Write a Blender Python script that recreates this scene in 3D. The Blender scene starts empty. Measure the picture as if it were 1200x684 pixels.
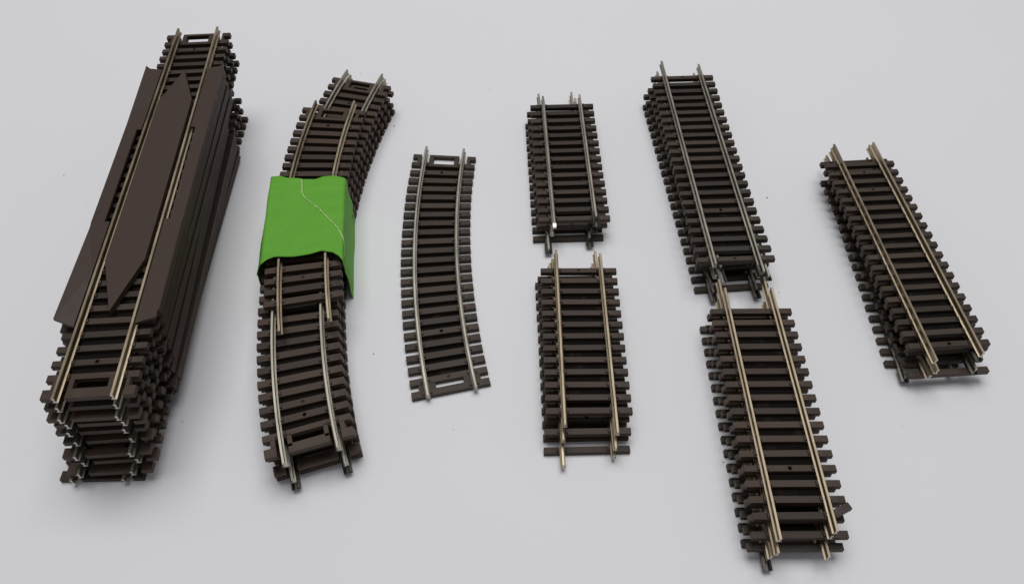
import bpy, bmesh, math, random
from mathutils import Vector, Matrix
random.seed(7)
U = 0.001                       # millimetres to metres
sc = bpy.context.scene
col = sc.collection
PI = math.pi

# ------------------------------------------------------------------ materials
def mat(name):
    m = bpy.data.materials.new(name); m.use_nodes = True
    nt = m.node_tree
    return m, nt, nt.nodes['Principled BSDF']

def N(nt, t, **kw):
    n = nt.nodes.new(t)
    for k, v in kw.items(): setattr(n, k, v)
    return n

def plastic(name, c0, c1, rough=0.55, grain=True, spec=0.4):
    """brown moulded plastic: every moulding a little lighter or darker, fine grain along the timber"""
    m, nt, b = mat(name)
    L = nt.links.new
    tc = N(nt, 'ShaderNodeTexCoord'); oi = N(nt, 'ShaderNodeObjectInfo')
    mp = N(nt, 'ShaderNodeMapping')
    mp.inputs['Scale'].default_value = (90, 900, 900) if grain else (300, 300, 300)
    L(tc.outputs['Object'], mp.inputs['Vector'])
    ofs = N(nt, 'ShaderNodeVectorMath', operation='SCALE'); ofs.inputs['Scale'].default_value = 37.0
    cv = N(nt, 'ShaderNodeCombineXYZ')
    for i in range(3): L(oi.outputs['Random'], cv.inputs[i])
    L(cv.outputs[0], ofs.inputs[0]); L(ofs.outputs[0], mp.inputs['Location'])
    n1 = N(nt, 'ShaderNodeTexNoise'); n1.inputs['Scale'].default_value = 1.0; n1.inputs['Detail'].default_value = 5
    L(mp.outputs[0], n1.inputs['Vector'])
    n2 = N(nt, 'ShaderNodeTexNoise'); n2.inputs['Scale'].default_value = 160; n2.inputs['Detail'].default_value = 3
    L(tc.outputs['Object'], n2.inputs['Vector'])
    add = N(nt, 'ShaderNodeMath', operation='ADD'); L(n1.outputs['Fac'], add.inputs[0])
    r2 = N(nt, 'ShaderNodeMath', operation='MULTIPLY_ADD'); L(oi.outputs['Random'], r2.inputs[0])
    r2.inputs[1].default_value = 0.6; r2.inputs[2].default_value = -0.3
    L(r2.outputs[0], add.inputs[1])
    mix = N(nt, 'ShaderNodeMixRGB'); mix.use_clamp = True
    mix.inputs['Color1'].default_value = (*c0, 1); mix.inputs['Color2'].default_value = (*c1, 1)
    L(add.outputs[0], mix.inputs['Fac'])
    # pale scuffs and dust
    cr = N(nt, 'ShaderNodeValToRGB'); cr.color_ramp.elements[0].position = 0.58; cr.color_ramp.elements[1].position = 0.78
    q = .13 if grain else .03
    cr.color_ramp.elements[1].color = (q, q, q, 1)
    L(n2.outputs['Fac'], cr.inputs[0])
    m2 = N(nt, 'ShaderNodeMixRGB'); m2.inputs['Color2'].default_value = (0.16, 0.135, 0.115, 1)
    L(cr.outputs[0], m2.inputs['Fac']); L(mix.outputs[0], m2.inputs['Color1'])
    L(m2.outputs[0], b.inputs['Base Color'])
    rr = N(nt, 'ShaderNodeMapRange'); rr.inputs['To Min'].default_value = rough - .12; rr.inputs['To Max'].default_value = rough + .15
    L(n1.outputs['Fac'], rr.inputs['Value']); L(rr.outputs[0], b.inputs['Roughness'])
    b.inputs['Specular IOR Level'].default_value = spec
    bp = N(nt, 'ShaderNodeBump'); bp.inputs['Strength'].default_value = 0.21; bp.inputs['Distance'].default_value = 0.0001
    L(n1.outputs['Fac'], bp.inputs['Height']); L(bp.outputs[0], b.inputs['Normal'])
    return m

def metal(name, c0, c1, rough=0.36, metallic=0.9):
    m, nt, b = mat(name)
    L = nt.links.new
    tc = N(nt, 'ShaderNodeTexCoord'); oi = N(nt, 'ShaderNodeObjectInfo')
    mp = N(nt, 'ShaderNodeMapping'); mp.inputs['Scale'].default_value = (260, 60, 260)
    L(tc.outputs['Object'], mp.inputs['Vector'])
    n1 = N(nt, 'ShaderNodeTexNoise'); n1.inputs['Scale'].default_value = 1.0; n1.inputs['Detail'].default_value = 6; n1.inputs['Roughness'].default_value = .65
    L(mp.outputs[0], n1.inputs['Vector'])
    add = N(nt, 'ShaderNodeMath', operation='MULTIPLY_ADD'); L(oi.outputs['Random'], add.inputs[0])
    add.inputs[1].default_value = 0.5
    ct = N(nt, 'ShaderNodeMapRange'); ct.inputs['From Min'].default_value = .3; ct.inputs['From Max'].default_value = .7; L(n1.outputs['Fac'], ct.inputs['Value'])
    L(ct.outputs[0], add.inputs[2])
    sb = N(nt, 'ShaderNodeMath', operation='SUBTRACT'); sb.inputs[1].default_value = .25; L(add.outputs[0], sb.inputs[0])
    mix = N(nt, 'ShaderNodeMixRGB'); mix.use_clamp = True
    mix.inputs['Color1'].default_value = (*c0, 1); mix.inputs['Color2'].default_value = (*c1, 1)
    L(sb.outputs[0], mix.inputs['Fac']); L(mix.outputs[0], b.inputs['Base Color'])
    b.inputs['Metallic'].default_value = metallic
    rr = N(nt, 'ShaderNodeMapRange'); rr.inputs['To Min'].default_value = rough - .1; rr.inputs['To Max'].default_value = rough + .18
    L(n1.outputs['Fac'], rr.inputs['Value']); L(rr.outputs[0], b.inputs['Roughness'])
    bp = N(nt, 'ShaderNodeBump'); bp.inputs['Strength'].default_value = 0.12; bp.inputs['Distance'].default_value = 0.0001
    L(n1.outputs['Fac'], bp.inputs['Height']); L(bp.outputs[0], b.inputs['Normal'])
    return m

BROWN = plastic('brown sleeper plastic', (0.022, 0.0152, 0.0107), (0.068, 0.0455, 0.0310), spec=.32)
RUST = plastic('reddish brown sleeper plastic', (0.025, 0.0162, 0.0113), (0.077, 0.0468, 0.0315), spec=.31)
PLATE = plastic('smooth brown plate plastic', (0.045, 0.0272, 0.0203), (0.057, 0.0352, 0.0262), rough=0.55, grain=False, spec=.32)
SILVER = metal('nickel silver rail', (0.23, 0.213, 0.175), (0.45, 0.42, 0.35), rough=.42)
BRASS = metal('yellowed nickel silver rail', (0.20, 0.158, 0.104), (0.43, 0.355, 0.25), rough=.40)
CUT = metal('sawn rail end', (0.50, 0.47, 0.41), (0.66, 0.63, 0.56), rough=.45)
SHINY = metal('freshly cut rail end', (0.75, 0.72, 0.66), (0.9, 0.87, 0.8), rough=.3)
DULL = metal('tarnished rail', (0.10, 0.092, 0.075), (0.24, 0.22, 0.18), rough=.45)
STEEL = metal('dark steel joiner', (0.05, 0.046, 0.042), (0.20, 0.185, 0.165), rough=0.42)

def paper():
    m, nt, b = mat('white table surface')
    L = nt.links.new
    tc = N(nt, 'ShaderNodeTexCoord')
    n1 = N(nt, 'ShaderNodeTexNoise'); n1.inputs['Scale'].default_value = 9; n1.inputs['Detail'].default_value = 4
    n2 = N(nt, 'ShaderNodeTexNoise'); n2.inputs['Scale'].default_value = 900; n2.inputs['Detail'].default_value = 3
    L(tc.outputs['Object'], n1.inputs['Vector']); L(tc.outputs['Object'], n2.inputs['Vector'])
    mix = N(nt, 'ShaderNodeMixRGB'); mix.inputs['Color1'].default_value = (0.785, 0.779, 0.803, 1); mix.inputs['Color2'].default_value = (0.815, 0.808, 0.828, 1)
    L(n1.outputs['Fac'], mix.inputs['Fac'])
    L(mix.outputs[0], b.inputs['Base Color'])
    b.inputs['Roughness'].default_value = 0.62; b.inputs['Specular IOR Level'].default_value = 0.3
    bp = N(nt, 'ShaderNodeBump'); bp.inputs['Strength'].default_value = 0.08; bp.inputs['Distance'].default_value = 0.0001
    L(n2.outputs['Fac'], bp.inputs['Height']); L(bp.outputs[0], b.inputs['Normal'])
    return m
PAPER = paper()

def tape_mat(name, c0, c1, rough=.5):
    m, nt, b = mat(name)
    L = nt.links.new
    tc = N(nt, 'ShaderNodeTexCoord')
    mp = N(nt, 'ShaderNodeMapping'); mp.inputs['Scale'].default_value = (1, 2.5, 1)
    L(tc.outputs['Object'], mp.inputs['Vector'])
    n1 = N(nt, 'ShaderNodeTexNoise'); n1.inputs['Scale'].default_value = 120; n1.inputs['Detail'].default_value = 5
    n2 = N(nt, 'ShaderNodeTexNoise'); n2.inputs['Scale'].default_value = 1300; n2.inputs['Detail'].default_value = 2
    L(mp.outputs[0], n1.inputs['Vector']); L(mp.outputs[0], n2.inputs['Vector'])
    av = N(nt, 'ShaderNodeMath', operation='MULTIPLY_ADD'); L(n2.outputs['Fac'], av.inputs[0]); av.inputs[1].default_value = .5
    L(n1.outputs['Fac'], av.inputs[2])
    sb = N(nt, 'ShaderNodeMath', operation='SUBTRACT'); sb.inputs[1].default_value = .25; L(av.outputs[0], sb.inputs[0])
    mix = N(nt, 'ShaderNodeMixRGB'); mix.use_clamp = True
    mix.inputs['Color1'].default_value = (*c0, 1); mix.inputs['Color2'].default_value = (*c1, 1)
    L(sb.outputs[0], mix.inputs['Fac']); L(mix.outputs[0], b.inputs['Base Color'])
    b.inputs['Roughness'].default_value = rough; b.inputs['Specular IOR Level'].default_value = 0.2
    bp = N(nt, 'ShaderNodeBump'); bp.inputs['Strength'].default_value = 0.4; bp.inputs['Distance'].default_value = 0.0001
    L(av.outputs[0], bp.inputs['Height']); L(bp.outputs[0], b.inputs['Normal'])
    return m
GREEN = tape_mat('green tape', (0.112, 0.355, 0.032), (0.150, 0.435, 0.046), .62)
TORN = tape_mat('torn tape edge', (0.34, 0.58, 0.16), (0.48, 0.68, 0.28), .8)
GAP_SHADE = plastic('floor web in shade black', (0.006, 0.005, 0.0045), (0.010, 0.008, 0.007), rough=.85, spec=.06)  # floor web coloured near-black to stand for deep shade between the sleepers
DUST = plastic('dust', (0.05, 0.045, 0.04), (0.14, 0.12, 0.1))

# ------------------------------------------------------------------ helpers
def finish(name, bm, m, parent=None, loc=(0, 0, 0), rz=0, smooth=False):
    bmesh.ops.recalc_face_normals(bm, faces=bm.faces)
    me = bpy.data.meshes.new(name); bm.to_mesh(me); bm.free()
    if m: me.materials.append(m)
    if smooth:
        for p in me.polygons: p.use_smooth = True
    return place(name, me, parent, loc, rz)

def place(name, me, parent=None, loc=(0, 0, 0), rz=0):
    o = bpy.data.objects.new(name, me); col.objects.link(o)
    o.location = [c * U for c in loc]; o.rotation_euler = (0, 0, rz)
    if parent: o.parent = parent
    return o

def thing(name, label, cat, loc=(0, 0, 0), rz=0, group=None):
    o = bpy.data.objects.new(name, None); col.objects.link(o)
    o.empty_display_size = 0.01
    o.location = [c * U for c in loc]; o.rotation_euler = (0, 0, rz)
    o['label'] = label; o['category'] = cat
    if group: o['group'] = group
    return o

def copy_tree(o, parent=None):
    c = o.copy(); col.objects.link(c)
    if parent: c.parent = parent
    for ch in list(o.children): copy_tree(ch, c)
    return c

def box(bm, x0, x1, y0, y1, z0, z1, taper=0.0, bev=0.0):
    """box in millimetres, sides leaning in by taper at the top"""
    t = taper
    vs = [bm.verts.new(Vector(p) * U) for p in
          [(x0, y0, z0), (x1, y0, z0), (x1, y1, z0), (x0, y1, z0),
           (x0 + t, y0 + t, z1), (x1 - t, y0 + t, z1), (x1 - t, y1 - t, z1), (x0 + t, y1 - t, z1)]]
    fs = [bm.faces.new([vs[i] for i in f]) for f in
          [(0, 3, 2, 1), (4, 5, 6, 7), (0, 1, 5, 4), (1, 2, 6, 5), (2, 3, 7, 6), (3, 0, 4, 7)]]
    if bev:
        es = set(e for f in fs for e in f.edges if not (e.verts[0] in vs[:4] and e.verts[1] in vs[:4]))
        bmesh.ops.bevel(bm, geom=list(es), offset=bev * U, segments=2, profile=.6, affect='EDGES')
    return vs

def prism(bm, pts, z0, z1, bev=0.0):
    """extruded outline; pts counter-clockwise, may be concave"""
    b = [bm.verts.new(Vector((x, y, z0)) * U) for x, y in pts]
    t = [bm.verts.new(Vector((x, y, z1)) * U) for x, y in pts]
    n = len(pts)
    fb = bm.faces.new(b[::-1]); ft = bm.faces.new(t)
    for i in range(n): bm.faces.new([b[i], b[(i + 1) % n], t[(i + 1) % n], t[i]])
    if bev: bmesh.ops.bevel(bm, geom=list(ft.edges), offset=bev * U, segments=2, profile=.6, affect='EDGES')
    return t

def sweep(bm, prof, path, zoff=0.0, cap=0):
    """profile [(across, z)] along path [(x, y, heading)]"""
    rings = []
    for (x, y, h) in path:
        nx, ny = math.cos(h), math.sin(h)          # h = direction of 'across'
        rings.append([bm.verts.new(Vector((x + nx * a, y + ny * a, z + zoff)) * U) for a, z in prof])
    n = len(prof)
    for r0, r1 in zip(rings, rings[1:]):
        for i in range(n): bm.faces.new([r0[i], r0[(i + 1) % n], r1[(i + 1) % n], r1[i]])
    for r in (rings[0][::-1], rings[-1]): bm.faces.new(r).material_index = cap

TH = 1.8      # top of the sleepers
HT = 4.3      # running surface = pitch of the stacks
GC = 8.25     # rail centre from the track centre
RAIL = [(-.8, 1.82), (.8, 1.82), (.8, 2.02), (.28, 2.22), (.22, 3.3), (.3, 3.46), (.45, 3.58), (.45, 4.08), (.33, 4.24),
        (-.33, 4.24), (-.45, 4.08), (-.45, 3.58), (-.3, 3.46), (-.22, 3.3), (-.28, 2.22), (-.8, 2.02)]
JOIN = [(-1.3, 1.55), (1.3, 1.55), (1.45, 1.70), (1.45, 2.25), (1.3, 2.45), (.62, 2.75), (.5, 2.60), (1.0, 2.30), (1.05, 1.88), (.95, 1.77),
        (-.95, 1.77), (-1.05, 1.88), (-1.0, 2.30), (-.5, 2.60), (-.62, 2.75), (-1.3, 2.45), (-1.45, 2.25), (-1.45, 1.70)]

def clips(bm, gc):
    for s in (-1, 1):
        for k in (-1, 1):
            c = s * gc + k * 1.28
            box(bm, c - .5, c + .5, -.75, .75, TH - .1, TH + .52, .12)

def sleeper_mesh(tl, gc, hole=False, stub=False, mold=False):
    """one timber with its four rail clips"""
    bm = bmesh.new()
    h, w = tl / 2, {27.5: 1.36, 27.4: 1.36, 27.8: 1.36}.get(tl, 1.14)
    if stub:      # right end snapped and bent back
        box(bm, -h, gc + 1.5, -w, w, 0, TH, .07, .08)
        b2 = bmesh.new(); box(b2, 0, 5.4, -w, w, -TH, 0, .07, .08)
        M = Matrix.Translation(Vector((gc + 1.4, .4, TH + .5)) * U) @ Matrix.Rotation(.42, 4, 'Z') @ Matrix.Rotation(-.10, 4, 'Y')
        b2.transform(M); me = bpy.data.meshes.new('t'); b2.to_mesh(me); b2.free(); bm.from_mesh(me); bpy.data.meshes.remove(me)
    elif hole or mold:
        r = .5 if hole else .42
        n = 14
        zt = TH
        top = [bm.verts.new(Vector(p) * U) for p in [(-h + .2, -w + .2, zt), (h - .2, -w + .2, zt), (h - .2, w - .2, zt), (-h + .2, w - .2, zt)]]
        mid = [bm.verts.new(Vector(p) * U) for p in [(-h + .06, -w + .06, zt - .14), (h - .06, -w + .06, zt - .14), (h - .06, w - .06, zt - .14), (-h + .06, w - .06, zt - .14)]]
        bot = [bm.verts.new(Vector(p) * U) for p in [(-h, -w, 0), (h, -w, 0), (h, w, 0), (-h, w, 0)]]
        for a, b in ((top, mid), (mid, bot)):
            for i in range(4): bm.faces.new([b[i], b[(i + 1) % 4], a[(i + 1) % 4], a[i]])
        bm.faces.new(bot[::-1])
        rim = [bm.verts.new(Vector((r * 1.5 * math.cos(2 * PI * k / n), r * 1.5 * math.sin(2 * PI * k / n), zt)) * U) for k in range(n)]
        lip = [bm.verts.new(Vector((r * 1.15 * math.cos(2 * PI * k / n), r * 1.15 * math.sin(2 * PI * k / n), zt + .16)) * U) for k in range(n)]
        inn = [bm.verts.new(Vector((r * math.cos(2 * PI * k / n), r * math.sin(2 * PI * k / n), zt + .02)) * U) for k in range(n)]
        deep = [bm.verts.new(Vector((r * .95 * math.cos(2 * PI * k / n), r * .95 * math.sin(2 * PI * k / n), zt - (1.7 if hole else .25))) * U) for k in range(n)]
        for a, b in ((rim, lip), (lip, inn), (inn, deep)):
            for k in range(n): bm.faces.new([a[k], a[(k + 1) % n], b[(k + 1) % n], b[k]])
        bm.faces.new(deep)
        es = [bm.edges.get((top[i], top[(i + 1) % 4])) for i in range(4)] + [bm.edges.get((rim[k], rim[(k + 1) % n])) for k in range(n)]
        bmesh.ops.triangle_fill(bm, edges=es, use_beauty=True)
    else:
        box(bm, -h, h, -w, w, 0, TH, .07, .08)
    clips(bm, gc)
    bmesh.ops.recalc_face_normals(bm, faces=bm.faces)
    me = bpy.data.meshes.new('sleeper'); bm.to_mesh(me); bm.free()
    return me

_cache = {}
def sleeper(tl, gc, kind, m):
    k = (tl, gc, kind, m.name)
    if k not in _cache:
        me = sleeper_mesh(tl, gc, kind == 'hole', kind == 'stub', kind == 'mold'); me.materials.append(m); _cache[k] = me
    return _cache[k]

def ladder_mesh(tl, gc, p, m, extra=0.0):
    """moulded end: last two timbers tied together, a slot in the middle, open notches for the rail joiners.
    y = 0 at the inner timber, the outer timber at +p"""
    k = ('ladder', tl, gc, p, m.name, extra)
    if k in _cache: return _cache[k]
    bm = bmesh.new()
    h, w, z = tl / 2, 1.2, TH
    ci, co = gc - 1.75, gc + 1.75
    f = lambda *a: box(bm, *a, 0, z, .07, .08)
    f(-ci, ci, p - .2 - extra * 1.1, p + w + extra)                      # outer timber, middle
    f(-ci, ci, -w, .5 + extra * .4)                                     # inner timber right across
    sl = 4.55 if not extra else 4.9
    f(-ci, -sl, .3, p); f(sl, ci, .3, p)               # ties between them round the slot
    for s in (-1, 1):
        a, b = sorted((s * co, s * h)); f(a, b, p - w, p + w + extra)
        a, b = sorted((s * (ci - .1), s * h)); f(a, b, -w, w)
        a, b = sorted((s * co, s * (h - 2.2))); f(a, b, w - .1, p - w + .1)
    clips(bm, gc)
    bmesh.ops.recalc_face_normals(bm, faces=bm.faces)
    me = bpy.data.meshes.new('end_sleeper'); bm.to_mesh(me); bm.free(); me.materials.append(m)
    _cache[k] = me
    return me

def joiner(rail, path):
    bm = bmesh.new(); sweep(bm, JOIN, path)
    # rounded tongue at both ends
    return finish('rail_joiner', bm, STEEL, rail)

# ------------------------------------------------------------------ straight track
def straight(label, group, loc, rot, z, n, p, tl, railL, railR, railm, tie_m=BROWN, special={}, joinL=None, joinR=None, gc=GC, cut=False):
    """sleeper 0 is the far one; rails given as (far end, near end) along the track"""
    t = thing('straight_track', label, 'track piece', (loc[0], loc[1], z), rot, group)
    for i in range(n):
        me = sleeper(tl, gc, special.get(i, 'plain'), tie_m)
        place('sleeper', me, t, (random.uniform(-.07, .07), -i * p + random.uniform(-.06, .06), .03), random.uniform(-.003, .003))
    bm = bmesh.new(); box(bm, -7.5, 7.5, -(n - 2) * p, -p, .15, .5); finish('floor_web', bm, GAP_SHADE, t)
    for s in (-1, 1):
        bm = bmesh.new()
        for i in range(n - 1):
            if (i + (s > 0)) % 2 == 0 or i % 3 == 0:
                box(bm, s * gc - .8, s * gc + .8, -(i + 1) * p + 1.3, -i * p - 1.3, .4, 1.6)
        finish('web_strip', bm, tie_m, t)
        yf, yn = railL if s < 0 else railR
        bm = bmesh.new(); sweep(bm, RAIL, [(s * gc, y, 0) for y in (yn, yn * .5, 0, yf)], cap=1)
        r = finish('rail', bm, railm, t); r.data.materials.append(CUT)
        if s < 0 and cut:
            bm = bmesh.new()
            box(bm, -GC - .6, -GC + .6, yn - .75, yn + .55, 3.0, 4.22, 0, 0)
            for v in bm.verts:
                if v.co.y < (yn - .5) * U and v.co.z > 4 * U: v.co.z -= .35 * U
                elif v.co.z > 4 * U: v.co.z += .07 * U
            finish('cut_end', bm, SHINY, r)
        j = joinL if s < 0 else joinR
        if j is not None:
            sg = 1 if j > 0 else -1
            e = yf if sg > 0 else yn
            ys = sorted((e - sg * 4.2, e + sg * abs(j)))
            joiner(r, [(s * gc, ys[0], 0), (s * gc, ys[1], 0)])
    return t

# ------------------------------------------------------------------ curved track
def curved(label, group, c, R, th0, thp, n, z, tl, railL, railR, railm, tie_m=BROWN, special={}, far_ladder=True, near_ladder=False, joinL=None, joinR=None, gc=GC, slot_end=False):
    """centre c, radius R; angles in degrees grow towards the viewer; left rail is the outer one"""
    D = math.radians
    P = lambda th, r=R: (c[0] + r * math.cos(D(th)), c[1] + r * math.sin(D(th)))
    o = P(th0)
    t = thing('curved_track', label, 'track piece', (o[0], o[1], z), 0, group)
    p = D(thp) * R
    for i in range(n):
        th = th0 + i * thp; x, y = P(th)
        h = D(th - 180)                       # 'across' direction points to the curve's centre
        if far_ladder and i == 0: continue
        if near_ladder and i == n - 1: continue
        if far_ladder and i == 1:
            place('end_sleeper', ladder_mesh(tl, gc, p, tie_m), t, (x - o[0], y - o[1], .03), h - D(thp) * .5); continue
        if near_ladder and i == n - 2:
            place('end_sleeper', ladder_mesh(tl, gc, p, tie_m, .9), t, (x - o[0], y - o[1], .03), h + PI + D(thp) * .5); continue
        me = sleeper(tl, gc, special.get(i, 'plain'), tie_m)
        place('sleeper', me, t, (x - o[0] + random.uniform(-.06, .06), y - o[1] + random.uniform(-.05, .05), .03), h + random.uniform(-.003, .003))
    if slot_end:                                # the nearest timber is joined to its neighbour round a slot
        bm = bmesh.new()
        for k in (-1, 1):
            x0, x1 = sorted((k * 4.9, k * (gc + 2.6)))
            box(bm, x0, x1, 1.3, p - 1.3, .1, TH - .06, .05)
        th = th0 + (n - 1) * thp; x, y = P(th)
        finish('end_frame', bm, tie_m, t, (x - o[0], y - o[1], 0), D(th - 180))
    if n > 3:
        bm = bmesh.new()
        i0 = 1
        i1 = n - 2
        K = (i1 - i0) * 2
        path = []
        for k in range(K + 1):
            a = th0 + thp * (i0 + (i1 - i0) * k / K); q = P(a)
            path.append((q[0] - o[0], q[1] - o[1], D(a - 180)))
        sweep(bm, [(-7.5, .15), (7.5, .15), (7.5, .5), (-7.5, .5)], path)
        finish('floor_web', bm, GAP_SHADE, t)
    for s in (-1, 1):
        r_ = R - s * gc
        bm = bmesh.new()
        for i in range(n - 1):
            if (i + (s > 0)) % 2 == 0 or i % 3 == 0:
                a0, a1 = th0 + i * thp + thp * .26, th0 + (i + 1) * thp - thp * .26
                path = [(*[q - w for q, w in zip(P(a, r_), o)], D(a - 180)) for a in (a0, a1)]
                sweep(bm, [(-.8, .4), (.8, .4), (.8, 1.6), (-.8, 1.6)], path)
        finish('web_strip', bm, tie_m, t)
        a0, a1 = railL if s < 0 else railR
        K = 40
        bm = bmesh.new()
        path = []
        for k in range(K + 1):
            a = a0 + (a1 - a0) * k / K; q = P(a, r_)
            path.append((q[0] - o[0], q[1] - o[1], D(a - 180)))
        sweep(bm, RAIL, path, cap=1)
        r = finish('rail', bm, railm, t); r.data.materials.append(CUT)
        j = joinL if s < 0 else joinR
        if j is not None:
            e = a1 if j > 0 else a0
            dth = math.degrees(abs(j) / R); sg = 1 if j > 0 else -1
            path = []
            for a in sorted((e - sg * math.degrees(4.2 / R), e + sg * dth)):
                q = P(a, r_); path.append((q[0] - o[0], q[1] - o[1], D(a - 180)))
            joiner(r, path)
    return t

# ------------------------------------------------------------------ the setting
bm = bmesh.new()
vs = [bm.verts.new((x, y, 0)) for x, y in ((-1.2, -.7), (1.2, -.7), (1.2, 1.6), (-1.2, 1.6))]
bm.faces.new(vs)
table = finish('table_surface', bm, PAPER)
table['kind'] = 'structure'

bm = bmesh.new()
for (x, y, r) in [(-193.7, 243.8, .35), (-177.7, 226.9, .22), (-111.4, 123.8, .3), (-49.8, 150.4, .3), (-53.3, 274.3, .45), (-73.1, 313.3, .3),
                  (107.3, 226.7, .45), (101.4, 176.6, .28), (68.0, 107.6, .3), (-20, 120, .18), (40, 130, .16), (130, 120, .2), (-10, 300, .25)]:
    bmesh.ops.create_icosphere(bm, subdivisions=1, radius=r * .75 * U, matrix=Matrix.Translation(Vector((x, y, r * .3)) * U) @ Matrix.Rotation(x, 4, 'Z') @ Matrix.Diagonal((1.3, .8, .5, 1)))
for v in bm.verts: v.co += Vector([random.uniform(-.07, .07) for _ in range(3)]) * U
dust = finish('dust', bm, DUST)
dust['kind'] = 'stuff'; dust['label'] = 'tiny dark specks scattered on the white table'; dust['category'] = 'dust'

# ------------------------------------------------------------------ stack of rerailer tracks at the left
TLA, GCA = 26.5, 8.15
ORD = ['second from the top', 'third from the top', 'fourth from the top', 'fifth from the top', 'fifth from the bottom',
       'fourth from the bottom', 'third from the bottom', 'second from the bottom']

def ramp_plate_mesh(s, up_near, up_far):
    """flat outer plate with a slot beside the rail and folded corners; s = side"""
    P = {'a': (9.05, 24.8, 0), 'b': (14.8, 26.8, up_near), 'c': (9.05, 46, 0), 'd': (15.0, 66, 0), 'e': (9.05, 67.9, 0), 'f': (10.8, 67.9, 0), 'g': (15.2, 67.9, 0),
         'h': (10.8, 114.6, 0), 'i': (15.2, 114.6, 0), 'j': (9.05, 114.6, 0), 'k': (9.05, 131, 0), 'l': (15.2, 118, 0), 'm': (9.05, 150.9, 0), 'n': (13.6, 151.2, up_far * .5), 'o': (15.2, 152.6, up_far)}
    bm = bmesh.new()
    V = {k: bm.verts.new(Vector((s * x, y, 4.18 + z)) * U) for k, (x, y, z) in P.items()}
    for f in ('abc', 'bdc', 'cdgfe', 'fgih', 'jhil', 'jlk', 'klo', 'kon', 'knm'):
        bm.faces.new([V[c] for c in (f if s > 0 else f[::-1])])
    r = bmesh.ops.extrude_face_region(bm, geom=bm.faces[:])
    for v in r['geom']:
        if isinstance(v, bmesh.types.BMVert): v.co.z -= 1.0 * U
    return bm

def rerailer(label, group, top=False):
    t = thing('rerailer_track', label, 'track piece', (0, 0, 0), 0, group)
    n, p = 36, 173.7 / 35
    y0 = 3.4
    for i in range(n):
        y = y0 + i * p
        if i in (0, n - 1): continue
        if i == n - 2: place('end_sleeper', ladder_mesh(TLA, GCA, p, RUST), t, (0, y, .03)); continue
        if i == 1: place('end_sleeper', ladder_mesh(TLA, GCA, p, RUST, .9), t, (0, y, .03), PI); continue
        me = sleeper(TLA, GCA, 'hole' if i in (2, n - 3) else 'plain', BROWN)
        place('sleeper', me, t, (random.uniform(-.06, .06), y, .03), random.uniform(-.003, .003))
    bm = bmesh.new(); box(bm, -7.4, 7.4, y0 + p, y0 + (n - 2) * p, .15, .5); finish('floor_web', bm, GAP_SHADE, t)
    for s in (-1, 1):
        bm = bmesh.new()
        for i in range(n - 1):
            if (i + (s > 0)) % 2 == 0: box(bm, s * GCA - .8, s * GCA + .8, y0 + i * p + 1.3, y0 + (i + 1) * p - 1.3, .4, 1.6)
        finish('web_strip', bm, BROWN, t)
        bm = bmesh.new(); sweep(bm, RAIL, [(s * GCA, y, 0) for y in (0, 60, 120, 179.4)], cap=1)
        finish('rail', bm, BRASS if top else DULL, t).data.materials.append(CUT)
        # outer ramp plate with its skirt
        bm = ramp_plate_mesh(s, (1.8 if s < 0 else 0) if top else 0, (1.0 if s < 0 else .3) if top else 0)
        # skirt
        sk = [(s * 13.7, 3.3), (s * 14.75, 4.1), (s * 15.08, 3.95), (s * 15.45, 1.75), (s * 14.3, 1.5), (s * 14.2, .3), (s * 13.7, .3)]
        sweep(bm, sk, [(0, y, 0) for y in (29.5, 60, 120, 150.8)])
        finish('ramp_plate', bm, PLATE, t)
    bm = bmesh.new()
    hexa = [(0, 29.9), (6.35, 50.6), (6.35, 131.2), (0, 150.1), (-6.35, 131.2), (-6.35, 50.6)]
    prism(bm, hexa, 2.1, 4.12, .15)
    finish('guide_plate', bm, PLATE, t)
    return t

GA = 'rerailer tracks in the tall left stack'
lab = lambda w: f'brown rerailer track, {w} of the tall stack at the left'
right_ends = [(-113.0, 108.8), (-113.9, 108.2), (-114.5, 106.8), (-115.2, 107.4), (-115.8, 107.1), (-115.9, 106.2), (-116.3, 103.5), (-116.6, 103.6), (-118.8, 101.6), (-123.3, 101.3)]
far_c = [-132.4, -132.9, -132.5, -132.3, -135.6, -137.0, -137.6, -135.4, -135.4, -134.3]
topA = rerailer('topmost rerailer track of the left stack, plain brown ramp plates and pointed centre plate', GA, True)
lowA = rerailer(lab(ORD[0]), GA)
for k in range(10):
    o = topA if k == 0 else (lowA if k == 1 else copy_tree(lowA))
    rx, ry = right_ends[k]
    cx = rx - GCA + (0, .2, -.1, .5, -.3, .4, -.5, .3, -.2, .1)[k]
    a = math.atan2(-(far_c[k] - cx), 179.0)
    o.location = (cx * U, ry * U, (38.7 - 4.3 * k) * U); o.rotation_euler = (0, 0, a)
    if 1 < k < 9: o['label'] = lab(ORD[k - 1])
    if k == 9: o['label'] = 'bottom rerailer track of the left stack, lying on the white table'

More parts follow.
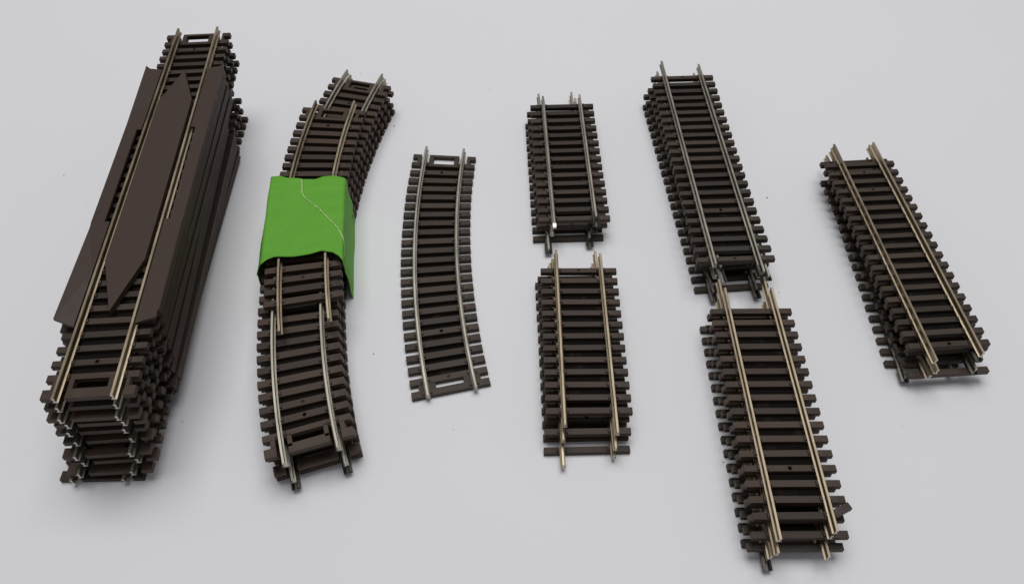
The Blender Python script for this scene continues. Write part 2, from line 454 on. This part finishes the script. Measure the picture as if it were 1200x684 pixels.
# ------------------------------------------------------------------ curved tracks bundled with tape
GB = 'curved tracks bundled with green tape'
CB, RB, TB = (234.7, 204.8), 313.1, 27.8
pb = 33.0 / 37
proto = curved('long curved track second from the top of the taped bundle, both ends showing', GB, CB, RB, 164.85, pb, 38, 12.9, TB,
               (164.0, 198.95), (163.75, 198.95), SILVER, RUST, {3: 'hole', 35: 'hole', 34: 'mold'}, True, True)
base = proto.location.copy()
for k, (dth, w, jx) in enumerate([(-.35, 'third from the top of the taped bundle', 0),
                                  (.25, 'second from the bottom of the taped bundle', .5)]):
    o = copy_tree(proto)
    d = math.radians(dth); v = base - Vector((*CB, 0)) * U; v.z = 0
    v.rotate(Matrix.Rotation(d, 3, 'Z'))
    o.location = Vector(((CB[0] + jx) * U, CB[1] * U, (8.6 - 4.3 * k) * U)) + v
    o.rotation_euler = (0, 0, d); o['label'] = 'long curved track, ' + w
curved('bottom curved track of the taped bundle, dark rail joiners poking out at the near end', GB, (CB[0] + .3, CB[1]), RB, 164.95, pb, 38, 0.1, TB,
       (164.2, 197.5), (163.95, 197.4), SILVER, RUST, {}, True, True, joinL=9.8, joinR=10.6)
CT, RT = (248.8, 222.1), 327.0
curved('short curved track on top of the bundle, running under the green tape', GB, CT, RT, 173.0, .845, 22, 17.2, 27.4,
       (172.45, 193.15), (172.15, 192.9), BRASS, RUST, {2: 'hole', 19: 'mold'}, True, False)

# the tape
def interp(tab, x):
    if x <= tab[0][0]: return tab[0][1]
    for (a, b), (c, d) in zip(tab, tab[1:]):
        if x <= c: return b + (d - b) * (x - a) / (c - a)
    return tab[-1][1]
HWT, ZT, RC = 14.6, 21.75, .8
def loop_pt(s):
    """s from 0 (right side, bottom) over the top to the left side's bottom and back underneath; returns x, z, nx, nz"""
    hs = ZT - RC; arc = RC * PI / 2; w = 2 * (HWT - RC)
    if s < hs: return HWT, s, 1, 0
    s -= hs
    if s < arc:
        a = s / RC; return HWT - RC + RC * math.cos(a), ZT - RC + RC * math.sin(a), math.cos(a), math.sin(a)
    s -= arc
    if s < w: return HWT - RC - s, ZT, 0, 1
    s -= w
    if s < arc:
        a = PI / 2 + s / RC; return -HWT + RC + RC * math.cos(a), ZT - RC + RC * math.sin(a), math.cos(a), math.sin(a)
    s -= arc
    if s < hs: return -HWT, ZT - RC - s, -1, 0
    s -= hs
    return -HWT + s, .04, 0, -1
S_SIDE = ZT - RC; S_ARC = RC * PI / 2; S_TOP = 2 * (HWT - RC)
S_OPEN = 2 * S_SIDE + 2 * S_ARC + S_TOP
S_ALL = S_OPEN + 2 * HWT
def s_of_x(x):
    return S_SIDE + S_ARC + (HWT - RC - x)      # beyond the corner it runs on down the side
near_tab = [(-14.7, 173.9), (-14, 174.6), (-12.5, 176.2), (-10, 177.4), (-3, 178.0), (3, 178.9), (7, 180.4), (11, 179.6), (13.4, 177.6), (14.7, 175.2)]
far_tab = [(-14.7, 218.9), (-11, 219.3), (-8, 218.2), (-3, 218.1), (-1.6, 216.6), (3, 217.7), (6, 218.9), (10, 219.2), (14.7, 217.8)]
def tape_xy(lx, y):
    """centre line of the tape follows the curve of the bundle"""
    cx = interp([(170, -74.4), (176, -74.9), (196, -77.2), (219, -79.4), (224, -79.8)], y)
    return cx + lx
def wrinkle(s, y, x, z):
    d = .10 * math.sin(y * .35 + s * .21) * math.sin(s * .13 + 1.0) + .05 * math.sin(y * 1.3 + s * .6) * math.sin(s * .5)
    if z < ZT - 2.5: d += .15 * math.sin(z * .5 + y * .16) * min(1, (ZT - 2.5 - z) / 4)
    else:
        if abs(x) < 7.6: d -= .38 * math.cos(x / 7.6 * PI / 2) * (.7 + .3 * math.sin(y * .3))   # sags between the rails
    return d
def tape_point(s, v, lift=0.0, yn=None, yf=None):
    x, z, nx, nz = loop_pt(s)
    yn = interp(near_tab, x) if yn is None else yn
    yf = interp(far_tab, x) if yf is None else yf
    y = yn + (yf - yn) * v
    d = wrinkle(s, y, x, z) + lift if z > .1 else 0
    if nz > .5: d += .09 / (1 + math.exp(-(v - .13 - .02 * math.sin(x * .4)) * 120))     # edge of the under layer
    if v < .12 and nz > .5: d += (.12 - v) * 3.2 * (.6 + .4 * math.sin(x * .5))      # the free edge stands off a little
    zz = max(z + nz * d, .05)
    # the side flares out a little towards the table
    flare = .15 * (1 - min(z, ZT) / ZT) if abs(nx) > .9 else 0
    if nx < -.3: flare += interp([(174, 2.5), (190, 1.9), (205, 1.1), (219, .3)], y) * max(0, min(1, (ZT - z) / 5))   # the layers below lie further left
    return Vector((tape_xy(x + nx * (d + flare), y), y, zz)) * U

tp = thing('tape_band', 'bright green paper tape wrapped round the bundle of curved tracks', 'tape', (-77.2, 197, 0))
off = Vector((-77.2, 197, 0)) * U
def grid_mesh(name, rows, m, thick):
    bm = bmesh.new()
    g = [[bm.verts.new(p - off) for p in r] for r in rows]
    for a, b in zip(g, g[1:]):
        for i in range(len(a) - 1): bm.faces.new([a[i], a[i + 1], b[i + 1], b[i]])
    o = finish(name, bm, m, tp, smooth=True)
    md = o.modifiers.new('thickness', 'SOLIDIFY'); md.thickness = thick * U; md.offset = 1
    return o
NV, NS = 40, 150
ss = [S_OPEN * i / NS for i in range(NS + 1)] + [S_OPEN + 2 * HWT * i / 12 for i in range(1, 12)]
band = grid_mesh('band', [[tape_point(s, j / NV) for s in ss] for j in range(NV + 1)], GREEN, .12)
# overlapping torn end: from the tear line across the top and down the right side
tear = [(178.5, 16.6), (180, 16.0), (183.5, 15.3), (187.0, 14.4), (191.0, 13.0), (193, 11.6), (195.3, 9.6), (198.6, 7.4), (201.2, 5.6), (204, 2.7), (206.6, 0.1), (209, -1.2), (211.2, -1.8), (214, -1.9), (217, -2.2), (217.9, -2.8)]
rows, edge = [], []
NR = 52
for j in range(NR + 1):
    y = 178.6 + (217.6 - 178.6) * j / NR
    xt = interp(tear, y) + .10 * math.sin(y * 3.1) + .07 * math.sin(y * 7.7 + 1)
    st = s_of_x(xt)
    r = []
    for i in range(41):
        s = st + (.5 - st) * i / 40
        x = loop_pt(s)[0]
        yf = interp(far_tab, x); yn = interp(near_tab, x)
        r.append(tape_point(s, (y - yn) / (yf - yn), .14))
    rows.append(r)
    e = []
    for i in range(4):
        s = st + (.50 + .13 * math.sin(y * 2.3) + .10 * math.sin(y * 5.9)) * (i / 3 - .35)
        x = loop_pt(s)[0]; yf = interp(far_tab, x); yn = interp(near_tab, x)
        e.append(tape_point(s, (y - yn) / (yf - yn), .30))
    edge.append(e)
grid_mesh('torn_end', rows, GREEN, .06)
grid_mesh('torn_edge', edge, TORN, .05)

# ------------------------------------------------------------------ the lone curved track
curved('single curved track lying alone, flat on the white table', None, (349.4, 218.3), 379.9, 175.02, .735, 25, 0, 27.5,
       (174.45, 193.0), (174.45, 193.1), SILVER, BROWN, {2: 'hole', 19: 'hole', 23: 'mold'}, True, False, slot_end=True)

# ------------------------------------------------------------------ stacks of straight track
PT, TL = 4.897, 28.2
def stack(pos, rot, layers, group):
    c, s = math.cos(rot), math.sin(rot)
    for L in layers:
        dx, dy, a = L['d']
        loc = (pos[0] + c * dx - s * dy, pos[1] + s * dx + c * dy)
        rl = [y - dy for y in L['L']]; rr = [y - dy for y in L['R']]
        straight(L['label'], group, loc, rot + a, L['z'], L['n'], PT, L.get('tl', TL), rl, rr, L.get('m', SILVER), L.get('t', BROWN), L.get('sp', {}), L.get('jL'), L.get('jR'), cut=L.get('cut', False))

stack((22.94, 274.77), .0262, [
    dict(d=(0, 0, 0), z=8.6, n=15, L=(4.2, -73.9), R=(4.8, -70.0), jR=-3.4, cut=True, label='topmost short straight track of the far middle stack, bright cut end on its left rail'),
    dict(d=(-1.4, .8, .01), z=4.3, n=15, L=(11.6, -73.9), R=(7.6, -69.5), jR=-3.6, t=RUST, sp={14: 'mold'}, label='middle short straight track of the far middle stack, in the pile of three'),
    dict(d=(-2.2, -2.3, 0), z=0, n=15, L=(9.0, -78.2), R=(17.6, -73.0), jR=-3.2, jL=-1, label='bottom short straight track of the far middle stack, resting on the table'),
], 'straight tracks in the far middle stack')
stack((24.83, 179.91), -.0015, [
    dict(d=(0, 0, 0), z=8.6, n=13, L=(7.9, -64.9), R=(6.2, -67.8), m=BRASS, sp={0: 'mold'}, t=RUST, label='topmost short straight track of the near middle stack'),
    dict(d=(-1.1, -.3, .009), z=4.3, n=14, L=(7.2, -68), R=(10.8, -71), m=BRASS, sp={12: 'hole'}, label='middle short straight track of the near middle stack of three'),
    dict(d=(-1.9, .2, .018), z=0, n=15, L=(8.7, -74.7), R=(8.1, -71.9), m=BRASS, t=RUST, label='bottom short straight track of the near middle stack, its front sleeper on the table'),
], 'straight tracks in the near middle stack')
stack((78.16, 288.97), .0364, [
    dict(d=(0, 0, 0), z=12.9, n=23, L=(9.3, -111.8), R=(6.1, -116.0), jR=-.6, sp={0: 'mold', 17: 'hole', 22: 'mold'}, label='topmost long straight track of the long far stack'),
    dict(d=(-1.3, -2.0, .041), z=8.6, n=22, L=(7.7, -109.5), R=(5, -115), jL=-5.6, jR=-.8, label='second long straight track from the top of the long far stack'),
    dict(d=(-2.4, -.9, .042), z=4.3, n=22, L=(5, -110), R=(4, -111), label='third long straight track from the top of the long far stack'),
    dict(d=(-2.6, -3.2, .034), z=0, n=23, L=(4, -114.5), R=(3, -114), jL=-3.2, jR=-3.2, label='bottom long straight track of the long far stack, dark joiners poking out'),
], 'straight tracks in the long far stack')
stack((83.48, 157.31), -.0015, [
    dict(d=(0, 0, 0), z=12.9, n=16, L=(8.5, -81.1), R=(8.6, -78.9), m=BRASS, t=RUST, sp={12: 'hole', 15: 'stub'}, label='topmost straight track of the front right stack, one sleeper end snapped'),
    dict(d=(0, .9, 0), z=8.6, n=17, L=(15.9, -83.5), R=(18.4, -78.9), m=BRASS, t=RUST, label='second straight track from the top of the front right stack'),
    dict(d=(-.3, -1, -.004), z=4.3, n=17, L=(9.8, -83.1), R=(8.7, -83.4), m=BRASS, label='third straight track from the top of the front right stack'),
    dict(d=(-.9, 1.8, .003), z=0, n=17, L=(7, -82.5), R=(7, -79), jL=-2.6, m=BRASS, label='bottom straight track of the front right stack, lying on the table'),
], 'straight tracks in the front right stack')
stack((142.42, 231.05), .0555, [
    dict(d=(0, 0, 0), z=12.9, n=19, L=(9.9, -95.7), R=(10, -94.1), m=BRASS, sp={1: 'mold', 3: 'mold', 18: 'hole'}, label='topmost straight track of the stack at the far right edge'),
    dict(d=(1.2, 5.7, .006), z=8.6, n=20, L=(12, -97), R=(13.1, -90.2), m=BRASS, jR=-3.0, t=RUST, label='second straight track from the top of the stack at the far right edge'),
    dict(d=(.6, -.8, .008), z=4.3, n=20, L=(12.7, -96.4), R=(10, -95), m=BRASS, jR=-.8, label='third straight track from the top of the stack at the far right edge'),
    dict(d=(3.4, .4, -.08), z=0, n=19, tl=25.2, L=(4, -94.6), R=(4, -93.5), m=DULL, jL=-1.2, label='bottom straight track of the stack at the far right edge, lying skewed'),
], 'straight tracks in the stack at the far right edge')

# ------------------------------------------------------------------ light
w = bpy.data.worlds.new('World'); sc.world = w; w.use_nodes = True
bg = w.node_tree.nodes['Background']
bg.inputs['Color'].default_value = (0.93, 0.95, 1.0, 1); bg.inputs['Strength'].default_value = 0.21
def area(name, loc, target, size, sy, power, color):
    l = bpy.data.lights.new(name, 'AREA'); l.shape = 'RECTANGLE'; l.size = size; l.size_y = sy; l.energy = power; l.color = color
    o = bpy.data.objects.new(name, l); col.objects.link(o)
    o.location = loc
    o.rotation_euler = (Vector(target) - Vector(loc)).to_track_quat('-Z', 'Y').to_euler()
    return o
area('softbox_lamp', (0.02, .62, 1.66), (0, .18, 0), 1.3, .95, 19.8, (1.0, 0.993, 0.99))

# ------------------------------------------------------------------ camera
f, th, H, roll = 895.3515, .9122374, 229.9775, -.0082755
c, s = math.cos(th), math.sin(th); cr, sr = math.cos(roll), math.sin(roll)
r0 = Vector((1, 0, 0)); d0 = Vector((0, -s, -c)); fw = Vector((0, c, -s))
r = r0 * cr - d0 * sr; dn = r0 * sr + d0 * cr
M = Matrix((r, -dn, -fw)).transposed().to_4x4()
M.translation = Vector((0, 0, H)) * U
cd = bpy.data.cameras.new('camera'); cam = bpy.data.objects.new('camera', cd); col.objects.link(cam)
cam.matrix_world = M
cd.sensor_fit = 'HORIZONTAL'; cd.sensor_width = 36; cd.lens = 36 * f / 1200
cd.clip_start = .005; cd.clip_end = 20
sc.camera = cam
sc.view_settings.view_transform = 'Standard'; sc.view_settings.look = 'None'
sc.view_settings.exposure = 0; sc.view_settings.gamma = 1
